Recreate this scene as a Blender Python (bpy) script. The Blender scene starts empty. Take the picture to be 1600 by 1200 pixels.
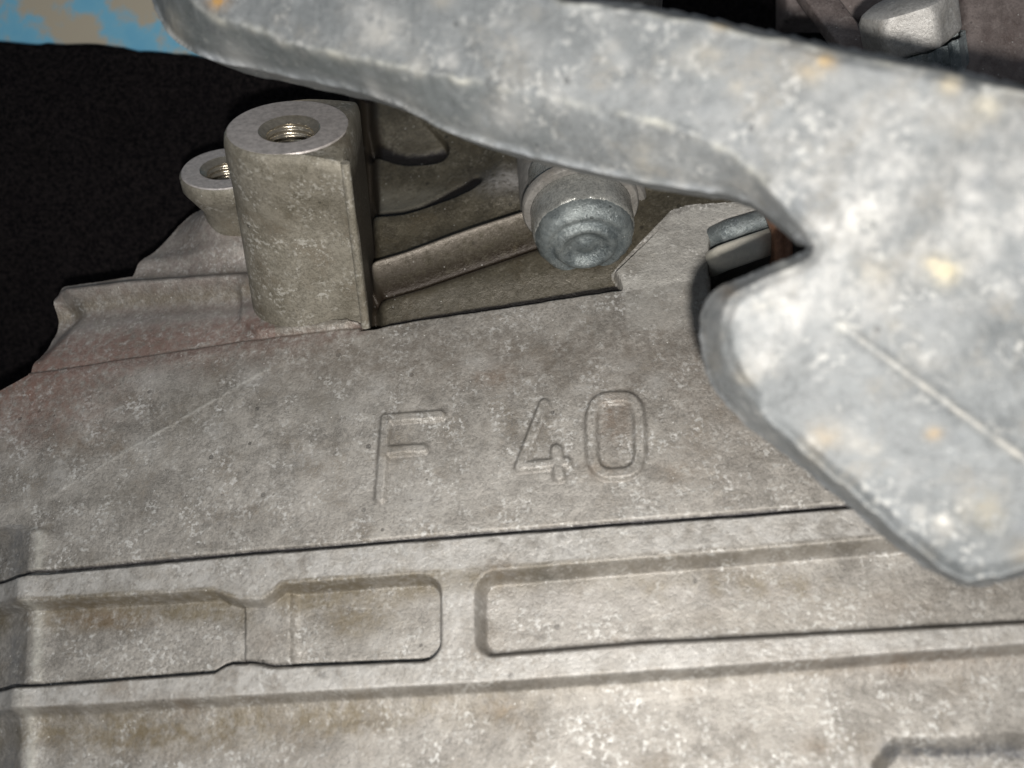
import bpy, math, random
import numpy as np
from mathutils import Vector, Matrix

# ------------------------------------------------------------------ camera, light, exposure
MM = 0.001
HFOV = math.radians(58)
FPX = 800/math.tan(HFOV/2)                      # focal length in photograph pixels
PITCH, ROLL = math.radians(41), math.radians(0)
CAM = np.array([0.0, 0.0, 300.0])               # mm
Fw = np.array([0, math.cos(PITCH), -math.sin(PITCH)])
R0 = np.array([1.0, 0, 0]); U0 = np.array([0, math.sin(PITCH), math.cos(PITCH)])
Rt = R0*math.cos(ROLL) + U0*math.sin(ROLL)*1
Up = -R0*math.sin(ROLL) + U0*math.cos(ROLL)
Rt, Up = (R0*math.cos(ROLL) - U0*math.sin(ROLL)), (R0*math.sin(ROLL) + U0*math.cos(ROLL))

S = bpy.context.scene
S.render.engine = 'CYCLES'
S.render.resolution_x, S.render.resolution_y = 1024, 768
cd = bpy.data.cameras.new('camera'); cam = bpy.data.objects.new('camera', cd)
S.collection.objects.link(cam); S.camera = cam
cd.sensor_width = 36; cd.lens = 18/math.tan(HFOV/2)
cd.clip_start = 0.005; cd.clip_end = 50
M = Matrix.Identity(4)
for i in range(3):
    M[i][0], M[i][1], M[i][2], M[i][3] = Rt[i], Up[i], -Fw[i], CAM[i]*MM
cam.matrix_world = M
cd.dof.use_dof = True; cd.dof.focus_distance = 0.214; cd.dof.aperture_fstop = 11.0

W = bpy.data.worlds.new('World'); S.world = W; W.use_nodes = True
W.node_tree.nodes['Background'].inputs[0].default_value = (0.80, 0.88, 1.0, 1)
W.node_tree.nodes['Background'].inputs[1].default_value = 0.085
S.view_settings.view_transform = 'Standard'; S.view_settings.look = 'None'
S.view_settings.exposure = 0.18; S.view_settings.gamma = 1.0

def lamp(name, pos, target, size, power, col):
    ld = bpy.data.lights.new(name, 'AREA'); ld.shape = 'DISK'; ld.size = size*MM; ld.energy = power; ld.color = col
    o = bpy.data.objects.new(name, ld); S.collection.objects.link(o)
    o.location = Vector(pos)*MM
    o.rotation_euler = (Vector(target)-Vector(pos)).to_track_quat('-Z', 'Y').to_euler()
    return o
tgt = CAM + 200*Fw + 10*Rt - 10*Up
lamp('hand_lamp', CAM + 4*Rt - 21*Up - 20*Fw, tgt, 7, 0.63, (1.0, 0.955, 0.90))
lamp('fill_lamp', CAM + np.array([-300, -150, 500.0]), CAM + 230*Fw, 300, 0.55, (0.85, 0.92, 1.0))  # added fill lamp, lifts the dim background; no such source seen

# ------------------------------------------------------------------ helpers
def ray(px, py):
    px = np.asarray(px, float); py = np.asarray(py, float)
    return Fw + ((px-800)/FPX)[..., None]*Rt + ((600-py)/FPX)[..., None]*Up
def at(px, py, d): return CAM + np.asarray(d, float)[..., None]*ray(px, py)
def proj(P):
    q = P - CAM; z = q@Fw
    return 800 + FPX*(q@Rt)/z, 600 - FPX*(q@Up)/z

class Sheet:
    """a real plane in the place; relief stands out of it along its normal"""
    def __init__(s, p3, dirpts):
        A = np.array([[1, p[0], p[1]] for p in p3], float)
        a, b, c = np.linalg.solve(A, np.array([1/p[2] for p in p3]))
        N = (a+800*b+600*c)*Fw + b*FPX*Rt - c*FPX*Up
        s.L = np.linalg.norm(N); s.N = N; s.n = -N/s.L
        s.O = s.pt(dirpts[0][0], dirpts[0][1])
        u = s.pt(dirpts[1][0], dirpts[1][1]) - s.O; s.u = u/np.linalg.norm(u)
        s.v = np.cross(s.n, s.u)
    def pt(s, px, py, h=0.0):
        r = ray(px, py); d = (1 - h*s.L)/(r@s.N)
        return CAM + np.asarray(d)[..., None]*r
    def st(s, px, py, h=0.0):
        q = s.pt(px, py, h) - s.O; return q@s.u, q@s.v
    def xyz(s, a, b, h=0.0): return s.O + a[..., None]*s.u + b[..., None]*s.v + np.asarray(h)[..., None]*s.n
    def base(s, pts, h):                       # outline seen at height h -> its foot on the plane, in pixels
        p = np.asarray(pts, float); q = s.pt(p[:, 0], p[:, 1], h) - h*s.n
        x, y = proj(q); return np.stack([x, y], 1)

def ss(x): x = np.clip(x, 0, 1); return x*x*(3-2*x)
def seg_dist(X, Y, pts, closed=False):
    pts = np.asarray(pts, float); n = len(pts); D = np.full(X.shape, 1e9)
    for i in range(n if closed else n-1):
        a = pts[i]; b = pts[(i+1) % n]; e = b-a; L = e@e + 1e-9
        t = np.clip(((X-a[0])*e[0] + (Y-a[1])*e[1])/L, 0, 1)
        D = np.minimum(D, np.hypot(X-a[0]-t*e[0], Y-a[1]-t*e[1]))
    return D
def nearest(X, Y, pts):
    pts = np.asarray(pts, float); n = len(pts); D = np.full(X.shape, 1e9); NX = X.copy(); NY = Y.copy()
    for i in range(n):
        a = pts[i]; b = pts[(i+1) % n]; e = b-a; L = e@e + 1e-9
        t = np.clip(((X-a[0])*e[0] + (Y-a[1])*e[1])/L, 0, 1)
        cx = a[0]+t*e[0]; cy = a[1]+t*e[1]; d = np.hypot(X-cx, Y-cy); m = d < D
        D[m] = d[m]; NX[m] = cx[m]; NY[m] = cy[m]
    return NX, NY
def inside(X, Y, pts):
    pts = np.asarray(pts, float); r = np.zeros(X.shape, bool); n = len(pts)
    for i in range(n):
        x0, y0 = pts[i]; x1, y1 = pts[(i+1) % n]
        if y0 == y1: continue
        c = ((y0 > Y) != (y1 > Y)) & (X < (x1-x0)*(Y-y0)/(y1-y0) + x0); r ^= c
    return r
def sdist(X, Y, pts): d = seg_dist(X, Y, pts, True); return np.where(inside(X, Y, pts), d, -d)
def smooth_poly(pts, it=2, closed=True):
    p = np.asarray(pts, float)
    for _ in range(it):
        q = np.roll(p, -1, 0); a = .75*p+.25*q; b = .25*p+.75*q
        r = np.stack([a, b], 1).reshape(-1, 2)
        if not closed: r = np.vstack([p[:1], r[:-2], p[-1:]])
        p = r
    return p
def vnoise(X, Y, sc, seed):
    rg = np.random.RandomState(seed); G = rg.rand(64, 64)*2-1
    x = X/sc; y = Y/sc; xi = np.floor(x).astype(int); yi = np.floor(y).astype(int)
    fx = ss(x-xi); fy = ss(y-yi)
    g = lambda i, j: G[(xi+i) % 64, (yi+j) % 64]
    return (g(0, 0)*(1-fx)+g(1, 0)*fx)*(1-fy) + (g(0, 1)*(1-fx)+g(1, 1)*fx)*fy
def fbm(X, Y, sc, seed, o=3):
    return sum(vnoise(X, Y, sc/2**k, seed+k)/2**k for k in range(o))

def empty(name, loc, label=None, cat=None, group=None):
    o = bpy.data.objects.new(name, None); S.collection.objects.link(o)
    o.location = Vector(loc)*MM; o.empty_display_size = .01
    if label: tag(o, label, cat, group)
    return o
def tag(o, label=None, cat=None, group=None, kind=None):
    if label: o['label'] = label
    if cat: o['category'] = cat
    if group: o['group'] = group
    if kind: o['kind'] = kind
    return o
def meshobj(name, V, F, mat, parent=None, normals=None, stain_shade=None, smooth=True, angle=None):
    """V in world mm, F quads/tris (array or list)"""
    org = np.array(parent.matrix_basis.translation)/MM if parent is not None else np.asarray(V).mean(0)
    me = bpy.data.meshes.new(name); V = np.asarray(V, float)
    if isinstance(F, np.ndarray):
        k = F.shape[1]; n = len(F)
        me.vertices.add(len(V)); me.vertices.foreach_set('co', ((V-org)*MM).ravel())
        me.loops.add(n*k); me.loops.foreach_set('vertex_index', F.ravel().astype(np.int32))
        me.polygons.add(n); me.polygons.foreach_set('loop_start', np.arange(0, n*k, k, dtype=np.int32))
        me.update(calc_edges=True); me.validate()
    else:
        me.from_pydata([tuple(v) for v in (V-org)*MM], [], F)
    me.polygons.foreach_set('use_smooth', np.full(len(me.polygons), smooth))
    if stain_shade is not None:
        a = me.color_attributes.new('stain_shade', 'FLOAT_COLOR', 'POINT'); a.data.foreach_set('color', np.asarray(stain_shade, float).ravel())
    if normals is not None: me.normals_split_custom_set_from_vertices(normals.tolist())
    me.materials.append(mat); me.update()
    if angle is not None: me.set_sharp_from_angle(angle=math.radians(angle))
    o = bpy.data.objects.new(name, me); S.collection.objects.link(o)
    if parent is not None:
        o.parent = parent
        if parent.parent is not None and parent.type == 'MESH': pass
    else: o.location = Vector(org)*MM
    return o
def reparent(o, part):                      # make o a sub-part of a part that shares o's origin frame
    o.parent = part

# ------------------------------------------------------------------ materials
def nt(name):
    m = bpy.data.materials.new(name); m.use_nodes = True; t = m.node_tree
    b = t.nodes['Principled BSDF']
    def N(ty, **k):
        n = t.nodes.new(ty)
        for a, v in k.items(): setattr(n, a, v)
        return n
    return m, t, b, N, t.links.new
def cast_metal(name, dark, light, oxide=(.62, .62, .60), dirt=(.10, .075, .045), ox=.55, dirtamt=.45, bump=.5,
               rough=.55, metal=.25, fine=1.0, scale=1.0, use_stain_shade=False, spark=.5, mott=1.0):
    m, t, b, N, L = nt(name)
    geo = N('ShaderNodeNewGeometry'); mp = N('ShaderNodeVectorMath', operation='SCALE'); mp.inputs[3].default_value = 1000*scale
    L(geo.outputs['Position'], mp.inputs[0]); P = mp.outputs[0]
    def noise(sc, det=4, rg=.6, dist=0, off=0):
        n = N('ShaderNodeTexNoise'); n.inputs['Scale'].default_value = sc; n.inputs['Detail'].default_value = det
        n.inputs['Roughness'].default_value = rg; n.inputs['Distortion'].default_value = dist
        if off:
            a = N('ShaderNodeVectorMath', operation='ADD'); a.inputs[1].default_value = (off, off*1.7, -off); L(P, a.inputs[0]); L(a.outputs[0], n.inputs['Vector'])
        else: L(P, n.inputs['Vector'])
        return n.outputs['Fac']
    def ramp(src, a, b_, va=0., vb=1.):
        r = N('ShaderNodeMapRange', interpolation_type='SMOOTHSTEP'); L(src, r.inputs[0])
        r.inputs[1].default_value = a; r.inputs[2].default_value = b_; r.inputs[3].default_value = va; r.inputs[4].default_value = vb
        return r.outputs[0]
    def mul(a, b_):
        n = N('ShaderNodeMath', operation='MULTIPLY')
        L(a, n.inputs[0])
        if isinstance(b_, (int, float)): n.inputs[1].default_value = b_
        else: L(b_, n.inputs[1])
        return n.outputs[0]
    def mix(f, a, b_, bt='MIX'):
        n = N('ShaderNodeMix', data_type='RGBA', blend_type=bt)
        if isinstance(f, (int, float)): n.inputs[0].default_value = f
        else: L(f, n.inputs[0])
        for i, v in ((6, a), (7, b_)):
            if isinstance(v, tuple): n.inputs[i].default_value = (*v[:3], 1)
            else: L(v, n.inputs[i])
        return n.outputs[2]
    big = noise(.07, 3); mid = noise(.33, 5, .65, 0, 13); fin = noise(1.5*fine, 4, .7, 0, 31); grain = noise(4.5*fine, 2, .6, 0, 7)
    c = mix(ramp(big, .35, .65), dark, light)
    c = mix(mul(ramp(mid, .36, .66), .55*mott), c, tuple(x*1.35 for x in light))
    c = mix(mul(ramp(fin, .58, .36), .50*mott), c, tuple(x*.50 for x in dark))
    c = mix(mul(ramp(noise(.12, 4, .6, 0, 23), .52, .66), .38*mott), c, tuple(min(1, x*1.45) for x in light))
    # brown dirt film in drifting patches
    dp = mul(ramp(noise(.11, 4, .6, 0, 57), .50, .68), ramp(fin, .30, .62))
    c = mix(mul(dp, dirtamt), c, dirt)
    # chalky oxide, in clusters of small grains
    oc = mul(ramp(noise(.16, 4, .65, 0, 91), .44, .66), ramp(noise(1.05*fine, 3, .6, 0, 44), .50, .62))
    c = mix(mul(oc, ox), c, oxide)
    # dark pits
    v = N('ShaderNodeTexVoronoi'); v.inputs['Scale'].default_value = .22; v.inputs['Randomness'].default_value = 1; L(P, v.inputs['Vector'])
    sep = N('ShaderNodeSeparateColor'); L(v.outputs['Color'], sep.inputs[0])
    th = ramp(sep.outputs[0], .72, 1.0, 0.0, .14)
    lt = N('ShaderNodeMath', operation='LESS_THAN'); L(v.outputs['Distance'], lt.inputs[0]); L(th, lt.inputs[1])
    c = mix(mul(lt.outputs[0], .8), c, tuple(x*.2 for x in dark))
    c = mix(mul(ramp(grain, .30, .72), .35), c, tuple(min(1, x*1.5) for x in light))
    if use_stain_shade:
        at_ = N('ShaderNodeAttribute', attribute_name='stain_shade')
        br = ramp(noise(.55*fine, 5, .7, 0, 71), .25, .60)
        hard = ramp(at_.outputs['Alpha'], .80, 1.0); mx = N('ShaderNodeMath', operation='MAXIMUM'); L(br, mx.inputs[0]); L(hard, mx.inputs[1])
        am = mul(at_.outputs['Alpha'], mx.outputs[0])
        c = mix(am, c, at_.outputs['Color'])
    # tiny glints, painted into the colour as pale specks
    v2 = N('ShaderNodeTexVoronoi'); v2.inputs['Scale'].default_value = 1.1; L(P, v2.inputs['Vector'])
    s2 = N('ShaderNodeSeparateColor'); L(v2.outputs['Color'], s2.inputs[0])
    g1 = N('ShaderNodeMath', operation='GREATER_THAN'); L(s2.outputs[1], g1.inputs[0]); g1.inputs[1].default_value = .965
    g2 = N('ShaderNodeMath', operation='LESS_THAN'); L(v2.outputs['Distance'], g2.inputs[0]); g2.inputs[1].default_value = .16
    gl = mul(g1.outputs[0], g2.outputs[0])
    c = mix(mul(gl, spark), c, (.9, .9, .86))
    L(c, b.inputs['Base Color'])
    b.inputs['Metallic'].default_value = metal
    rr = ramp(fin, .3, .7, rough-.10, rough+.14); L(rr, b.inputs['Roughness'])
    # relief
    ad = N('ShaderNodeMath', operation='ADD'); L(mul(fin, .55), ad.inputs[0]); L(mul(mid, 1.0), ad.inputs[1])
    ad2 = N('ShaderNodeMath', operation='ADD'); L(ad.outputs[0], ad2.inputs[0]); L(mul(grain, .22), ad2.inputs[1])
    ad3 = N('ShaderNodeMath', operation='SUBTRACT'); L(ad2.outputs[0], ad3.inputs[0]); L(mul(lt.outputs[0], .8), ad3.inputs[1])
    bp = N('ShaderNodeBump'); bp.inputs['Strength'].default_value = bump; bp.inputs['Distance'].default_value = .0006/scale
    L(ad3.outputs[0], bp.inputs['Height']); L(bp.outputs[0], b.inputs['Normal'])
    return m
M_case = cast_metal('cast_aluminium_casing', (.150, .140, .124), (.305, .289, .264), oxide=(.60, .60, .58), use_stain_shade=True, ox=.85, dirtamt=.62, bump=.50, metal=.35, rough=.47)
M_pad = cast_metal('pale_chalky_pad', (.21, .20, .185), (.36, .35, .325), oxide=(.70, .69, .66), ox=.9, bump=.9, metal=.15, rough=.6, use_stain_shade=True)
M_bay = cast_metal('oily_brown_casting', (.040, .034, .023), (.088, .078, .056), oxide=(.26, .24, .20), ox=.40, dirt=(.055, .04, .02), dirtamt=.7, bump=.6, metal=.3, rough=.38, use_stain_shade=True)
M_boss = cast_metal('dirty_cast_aluminium', (.110, .098, .070), (.215, .200, .165), dirtamt=.7, ox=.75, fine=1.0, oxide=(.50, .49, .45), use_stain_shade=True)
M_brk = cast_metal('chalky_zinc_grey', (.105, .116, .121), (.182, .194, .199), oxide=(.50, .50, .48), ox=.7, dirt=(.27, .235, .18), dirtamt=.4, fine=.75, bump=.45, rough=.62, metal=.12, use_stain_shade=True, spark=.3, mott=.8)
M_bolt = cast_metal('corroded_blue_grey_steel', (.065, .085, .095), (.24, .265, .265), oxide=(.5, .55, .55), ox=.5, dirt=(.05, .07, .085), dirtamt=.7, bump=.6, rough=.36, metal=.45, fine=1.4)
M_plug = cast_metal('glossy_grey_plug', (.16, .165, .155), (.30, .305, .29), oxide=(.55, .54, .50), ox=.5, dirt=(.10, .08, .06), bump=.4, rough=.24, metal=.4, fine=.9)
M_collar = cast_metal('grey_collar_metal', (.17, .165, .155), (.27, .26, .245), oxide=(.45, .44, .41), ox=.4, bump=.3, rough=.5, metal=.3)
M_brown = cast_metal('rusty_brown_iron', (.10, .078, .072), (.19, .16, .15), oxide=(.36, .33, .31), ox=.4, dirt=(.06, .035, .03), dirtamt=.6, rough=.6, metal=.15)
M_nut = cast_metal('pale_zinc_nut', (.33, .32, .30), (.46, .45, .43), oxide=(.7, .7, .68), ox=.5, dirt=(.25, .2, .14), dirtamt=.5, rough=.45, metal=.3)

def machined(name, col, rough=.35, metal=.6):
    m, t, b, N, L = nt(name)
    geo = N('ShaderNodeNewGeometry'); mp = N('ShaderNodeVectorMath', operation='SCALE'); mp.inputs[3].default_value = 1000
    L(geo.outputs['Position'], mp.inputs[0])
    n = N('ShaderNodeTexNoise'); n.inputs['Scale'].default_value = .9; n.inputs['Detail'].default_value = 5; n.inputs['Roughness'].default_value = .7; L(mp.outputs[0], n.inputs['Vector'])
    r = N('ShaderNodeValToRGB'); L(n.outputs['Fac'], r.inputs[0])
    e = r.color_ramp.elements; e[0].position = .33; e[0].color = (*[x*(.62 if metal else .85) for x in col], 1); e[1].position = .62; e[1].color = (*col, 1)
    L(r.outputs[0], b.inputs['Base Color']); b.inputs['Metallic'].default_value = metal; b.inputs['Roughness'].default_value = rough
    n2 = N('ShaderNodeTexNoise'); n2.inputs['Scale'].default_value = 3; n2.inputs['Detail'].default_value = 3; L(mp.outputs[0], n2.inputs['Vector'])
    bp = N('ShaderNodeBump'); bp.inputs['Strength'].default_value = .25; bp.inputs['Distance'].default_value = .0003
    L(n2.outputs['Fac'], bp.inputs['Height']); L(bp.outputs[0], b.inputs['Normal'])
    return m
M_face = machined('machined_aluminium_face', (.52, .485, .465), .45, .35)
M_thread = machined('bright_thread_metal', (.56, .51, .42), .24, .85)
M_copper = machined('tarnished_copper', (.36, .19, .12), .35, .5)
M_cream = machined('cream_plastic', (.92, .88, .76), .3, .0)

def cloth_mat():
    m, t, b, N, L = nt('black_felt')
    geo = N('ShaderNodeNewGeometry'); mp = N('ShaderNodeVectorMath', operation='SCALE'); mp.inputs[3].default_value = 1000
    L(geo.outputs['Position'], mp.inputs[0])
    n = N('ShaderNodeTexNoise'); n.inputs['Scale'].default_value = .8; n.inputs['Detail'].default_value = 4; n.inputs['Roughness'].default_value = .8; L(mp.outputs[0], n.inputs['Vector'])
    r = N('ShaderNodeValToRGB'); L(n.outputs['Color'], r.inputs[0]); L(n.outputs['Fac'], r.inputs[0])
    e = r.color_ramp.elements; e[0].position = .4; e[0].color = (.004, .004, .005, 1); e[1].position = .75; e[1].color = (.034, .028, .028, 1)
    L(r.outputs[0], b.inputs['Base Color']); b.inputs['Roughness'].default_value = 1; b.inputs['Specular IOR Level'].default_value = .05
    bp = N('ShaderNodeBump'); bp.inputs['Strength'].default_value = 1; bp.inputs['Distance'].default_value = .002
    L(n.outputs['Fac'], bp.inputs['Height']); L(bp.outputs[0], b.inputs['Normal'])
    return m
M_cloth = cloth_mat()
def paint_mat():
    m, t, b, N, L = nt('worn_blue_paint')
    geo = N('ShaderNodeNewGeometry'); mp = N('ShaderNodeVectorMath', operation='SCALE'); mp.inputs[3].default_value = 1000
    L(geo.outputs['Position'], mp.inputs[0])
    n = N('ShaderNodeTexNoise'); n.inputs['Scale'].default_value = .042; n.inputs['Detail'].default_value = 5; n.inputs['Roughness'].default_value = .6; n.inputs['Distortion'].default_value = .15; L(mp.outputs[0], n.inputs['Vector'])
    r = N('ShaderNodeValToRGB'); L(n.outputs['Fac'], r.inputs[0]); e = r.color_ramp.elements
    e[0].position = .53; e[0].color = (.15, .40, .56, 1); e[1].position = .61; e[1].color = (.38, .34, .26, 1)
    k = e.new(.30); k.color = (.07, .33, .55, 1)
    L(r.outputs[0], b.inputs['Base Color']); b.inputs['Roughness'].default_value = .6
    bp = N('ShaderNodeBump'); bp.inputs['Strength'].default_value = .4; bp.inputs['Distance'].default_value = .001; L(r.outputs[0], bp.inputs['Height']); L(bp.outputs[0], b.inputs['Normal'])
    return m
M_paint = paint_mat()

# ------------------------------------------------------------------ relief sheets -> meshes
def grid_mesh(sheet, s0, s1, t0, t1, step):
    a = np.arange(s0, s1, step); b = np.arange(t0, t1, step)
    A, B = np.meshgrid(a, b, indexing='ij'); return A, B
def build_relief(sheet, A, B, H, region, outline_px, specs, parent, depth, skirt_name_mat, stain_shade):
    """region: int per vertex-cell; specs {id:(name,material,label)}; outline snapped to be smooth; skirt goes back by depth"""
    ni, nj = A.shape
    PXg, PYg = proj(sheet.xyz(A, B))
    ol = outline_px
    ins = inside(PXg, PYg, ol)
    cell = ins[:-1, :-1] & ins[1:, :-1] & ins[:-1, 1:] & ins[1:, 1:]
    # boundary vertices of the kept cells
    use = np.zeros((ni, nj), int)
    for di in (0, 1):
        for dj in (0, 1): use[di:ni-1+di, dj:nj-1+dj] += cell
    bnd = (use > 0) & (use < 4)
    bi, bj = np.nonzero(bnd)
    inner = (bi > 0) & (bj > 0) & (bi < ni-1) & (bj < nj-1)
    bi, bj = bi[inner], bj[inner]
    fx, fy = nearest(PXg[bi, bj], PYg[bi, bj], ol)
    far = np.hypot(fx-PXg[bi, bj], fy-PYg[bi, bj]) < 12
    s_, t_ = sheet.st(fx, fy)
    A = A.copy(); B = B.copy()
    A[bi[far], bj[far]] = s_[far]; B[bi[far], bj[far]] = t_[far]
    P = sheet.xyz(A, B, H)
    # normals of the whole relief, so that parts meet without a seam
    du = np.gradient(P, axis=0); dv = np.gradient(P, axis=1); Nn = np.cross(du, dv)
    Nn /= np.linalg.norm(Nn, axis=2, keepdims=True)+1e-12
    if (Nn[ni//2, nj//2]@sheet.n) < 0: Nn = -Nn
    idx = np.arange(ni*nj).reshape(ni, nj)
    Q = np.stack([idx[:-1, :-1], idx[1:, :-1], idx[1:, 1:], idx[:-1, 1:]], -1)
    Pf = P.reshape(-1, 3); Nf = Nn.reshape(-1, 3); Sf = stain_shade.reshape(-1, 4)
    objs = {}
    rc = region[:-1, :-1]
    for rid, (name, mat, label) in specs.items():
        m = cell & (rc == rid)
        if not m.any(): print('EMPTY REGION', rid, name); continue
        q = Q[m]; u, inv = np.unique(q, return_inverse=True)
        o = meshobj(name, Pf[u], inv.reshape(q.shape), mat, parent, Nf[u], Sf[u])
        if label: o['label'] = label
        objs[rid] = o
    # edge wall: drop the border back
    cp = np.zeros((ni+1, nj+1), bool); cp[1:-1, 1:-1][:, :] = cell
    V = []; Fq = []; mp = {}
    def vid(k):
        if k not in mp:
            mp[k] = len(V); V.append(Pf[k]); V.append(Pf[k] - 1.2*sheet.n); V.append(Pf[k] - depth*sheet.n)
        return mp[k]
    ci, cj = np.nonzero(cell)
    for i, j in zip(ci, cj):
        for (di, dj, a0, a1) in ((-1, 0, (i, j+1), (i, j)), (1, 0, (i+1, j), (i+1, j+1)), (0, -1, (i, j), (i+1, j)), (0, 1, (i+1, j+1), (i, j+1))):
            if not cp[i+1+di, j+1+dj]:
                x = vid(idx[a0]); y = vid(idx[a1]); Fq.append((x, y, y+1, x+1)); Fq.append((x+1, y+1, y+2, x+2))
    if Fq:
        V = np.array(V); st_ = np.zeros((len(V), 4))
        o = meshobj(skirt_name_mat[0], V, np.array(Fq), skirt_name_mat[1], parent, None, st_)
        objs['skirt'] = o
    return objs, P

# ================================================================== 1. transmission casing
C1 = Sheet([(800, 700, 200), (800, 1200, 170), (1600, 700, 184)], [(200, 895), (1200, 805)])
s_lo = min(C1.st(-60, y)[0] for y in (130, 1260)); s_hi = max(C1.st(1680, y)[0] for y in (130, 1260))
t_lo = min(C1.st(x, 1290)[1] for x in (-60, 1660)); t_hi = max(C1.st(x, 90)[1] for x in (0, 800, 1600))
A, B = grid_mesh(C1, s_lo, s_hi, t_lo, t_hi, 0.31)
X, Y = proj(C1.xyz(A, B))
print('casing grid', A.shape, s_lo, s_hi, t_lo, t_hi)
I = np.interp
H = 0.20*fbm(A, B, 22, 3) + 0.05*fbm(A, B, 3.2, 9)
reg = np.zeros(A.shape, int)

wob = .55*(1.6*vnoise(X, Y, 60, 5) + 1.0*vnoise(X, Y, 17, 6))   # hand-fettled edges are never ruler straight
# edge of the lettered panel, shadow side up
yL1 = I(X, [-200, 70, 380, 590, 980, 1105, 1400], [612, 582, 534, 511, 452, 431, 395]) + wob*.6
up = yL1 - Y
# left shoulder above the panel edge
xb = np.where(Y < 500, 512, 566); left = 1-ss((X-xb+6)/12)
rimY = I(X, [60, 96, 205, 370, 560], [470, 455, 442, 432, 425])
HL = -0.9*ss(up/5) - .9*ss((up-5)/60)
HL += 3.4*np.exp(-((Y-rimY-5)/11.0)**2) - 1.0*np.exp(-((Y-rimY-34)/14.0)**2)
HL += 9*np.exp(-(((X-350)/60)**2+((Y-350)/42)**2))
HL += -np.clip(rimY-4-Y, 0, 400)*0.035 + 1.0*np.exp(-((Y-rimY+40)/12.0)**2)
cut = smooth_poly([(98, 440), (134, 474), (116, 506), (50, 580), (0, 560), (0, 400)], 1)
HL -= 3.0*ss(sdist(X, Y, cut)/30)
# bay between the tall boss and the round collar
X0_, Y0_ = X, Y; X, Y = proj(C1.xyz(A, B, -6.0))
HB = -3.0*ss(up/4) + 1.3*ss((up-10)/50) - 7.5*ss((up-110)/160)
ridge = [(598, 446), (650, 430), (720, 404), (840, 362)]
dR = seg_dist(X, Y, ridge); HB += 5.6*np.exp(-(dR/12.0)**2)
HB -= 4.2*np.exp(-(seg_dist(X, Y, [(596, 468), (660, 449), (840, 388)])/13.0)**2)
xv = I(Y, [120, 300, 510], [560, 566, 584])
HB -= 6.0*np.exp(-((X-xv)/13.0)**2)
HB -= 1.6*np.exp(-(seg_dist(X, Y, [(600, 395), (700, 360), (800, 330)])/30.0)**2)
def rec(poly, y0, y1, dep):
    d = sdist(X, Y, smooth_poly(poly, 2)); return -dep*ss(d/3.5)*ss((Y-I(X, [560, 760], y0))/y1)
tri = [(563, 262), (578, 330), (582, 352), (628, 350), (662, 340), (750, 300), (752, 268), (735, 250), (640, 240)]
blk = [(560, 150), (562, 214), (576, 232), (622, 247), (655, 246), (690, 241), (700, 222), (690, 200), (645, 168)]
HB += 2.6*np.exp(-(seg_dist(X, Y, [(600, 352), (660, 342), (752, 300)])/34.)**2)*(Y > 240)
HB += rec(tri, (262, 262), 70, 3.0)
HB += rec(blk, (165, 165), 50, 3.5)
lip_shade1 = np.exp(-(seg_dist(X, Y, [(582, 334), (628, 332), (662, 322), (728, 290), (742, 280)])/12)**6)
lip_shade2 = np.exp(-(seg_dist(X, Y, [(572, 210), (600, 222), (625, 228), (655, 227), (684, 221)])/13)**6)
HB -= .8*lip_shade1 + .8*lip_shade2  # shade line at each hollow's lower lip, cut slightly into the shape
tri_s = ss(sdist(X, Y, tri)/8)*ss((Y-270)/50); rdg_s = np.exp(-(dR/9.)**2)
valley_s = np.exp(-(seg_dist(X, Y, [(590, 468), (700, 436), (850, 386)])/12.0)**2)  # darker brown along the valley under the ridge

HB += 3.0*ss((X-745)/45)*ss((up-150)/40)
X, Y = X0_, Y0_
# raised pad right of the collar
pad = [(958, 424), (1052, 326), (1078, 318), (1215, 312), (1240, 345), (1140, 350), (1112, 362), (1106, 520), (975, 520), (974, 465), (966, 438)]
dP = sdist(X, Y, pad)
HB = np.where(X > 760, np.maximum(HB, (-9 + 9.0*ss((dP+3)/6)) - .02*np.clip(430-Y, 0, 200)), HB)
HA = np.where(X < xb, HL*left + HB*(1-left), HB)
above = up > -1
H = H + np.where(up > -2, HA, 0)
blend = ss((X-985)/40)                    # right of 985 the edge fades out
H = np.where((up > -2) & (X > 985) & (dP > -2), H*(1-blend) + blend*(H - (-4.2*ss(up/4)+0)*0), H)
# opening on the right
hole = smooth_poly([(1109, 356), (1124, 345), (1160, 341), (1184, 333), (1212, 318), (1320, 318), (1400, 400), (1230, 500), (1114, 500)], 1)
dH = sdist(X, Y, hole); H = np.where(dH > -4, H - 26*ss((dH+1)/5) , H)
H = H - .8*np.exp(-(np.clip(-dH, 0, 99)/7.0)**2)*(dH < 0)

# ribs -------------------------------------------------------------
HR = 3.3
def curve_at(pts, h):
    p = C1.base(pts, h); return I(X, p[:, 0], p[:, 1])
u1 = curve_at([(-120, 915), (0, 905), (60, 896), (400, 864), (800, 832), (1330, 792), (1700, 762)], HR) + wob*.5
l1 = curve_at([(-120, 945), (0, 938), (335, 918), (352, 926), (372, 932), (408, 931), (424, 921), (440, 908), (640, 894), (720, 892), (760, 886), (1000, 867), (1380, 836), (1700, 812)], HR) + wob*.4
u2 = curve_at([(-120, 1085), (0, 1077), (335, 1052), (350, 1042), (362, 1038), (405, 1038), (425, 1044), (450, 1042), (690, 1032), (750, 1029), (1000, 1008), (1600, 975), (1720, 968)], HR) + wob*.5
l2 = curve_at([(-120, 1116), (0, 1110), (400, 1088), (800, 1066), (1200, 1038), (1600, 1008), (1720, 1000)], HR) + wob*.4
r1 = ss((Y-u1+1.5)/4)*ss((l1+13-Y)/17)**1.7
r2 = ss((Y-u2+1.5)/4)*ss((l2+13-Y)/17)**1.7
ribs = HR*np.maximum(r1, r2)
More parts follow.
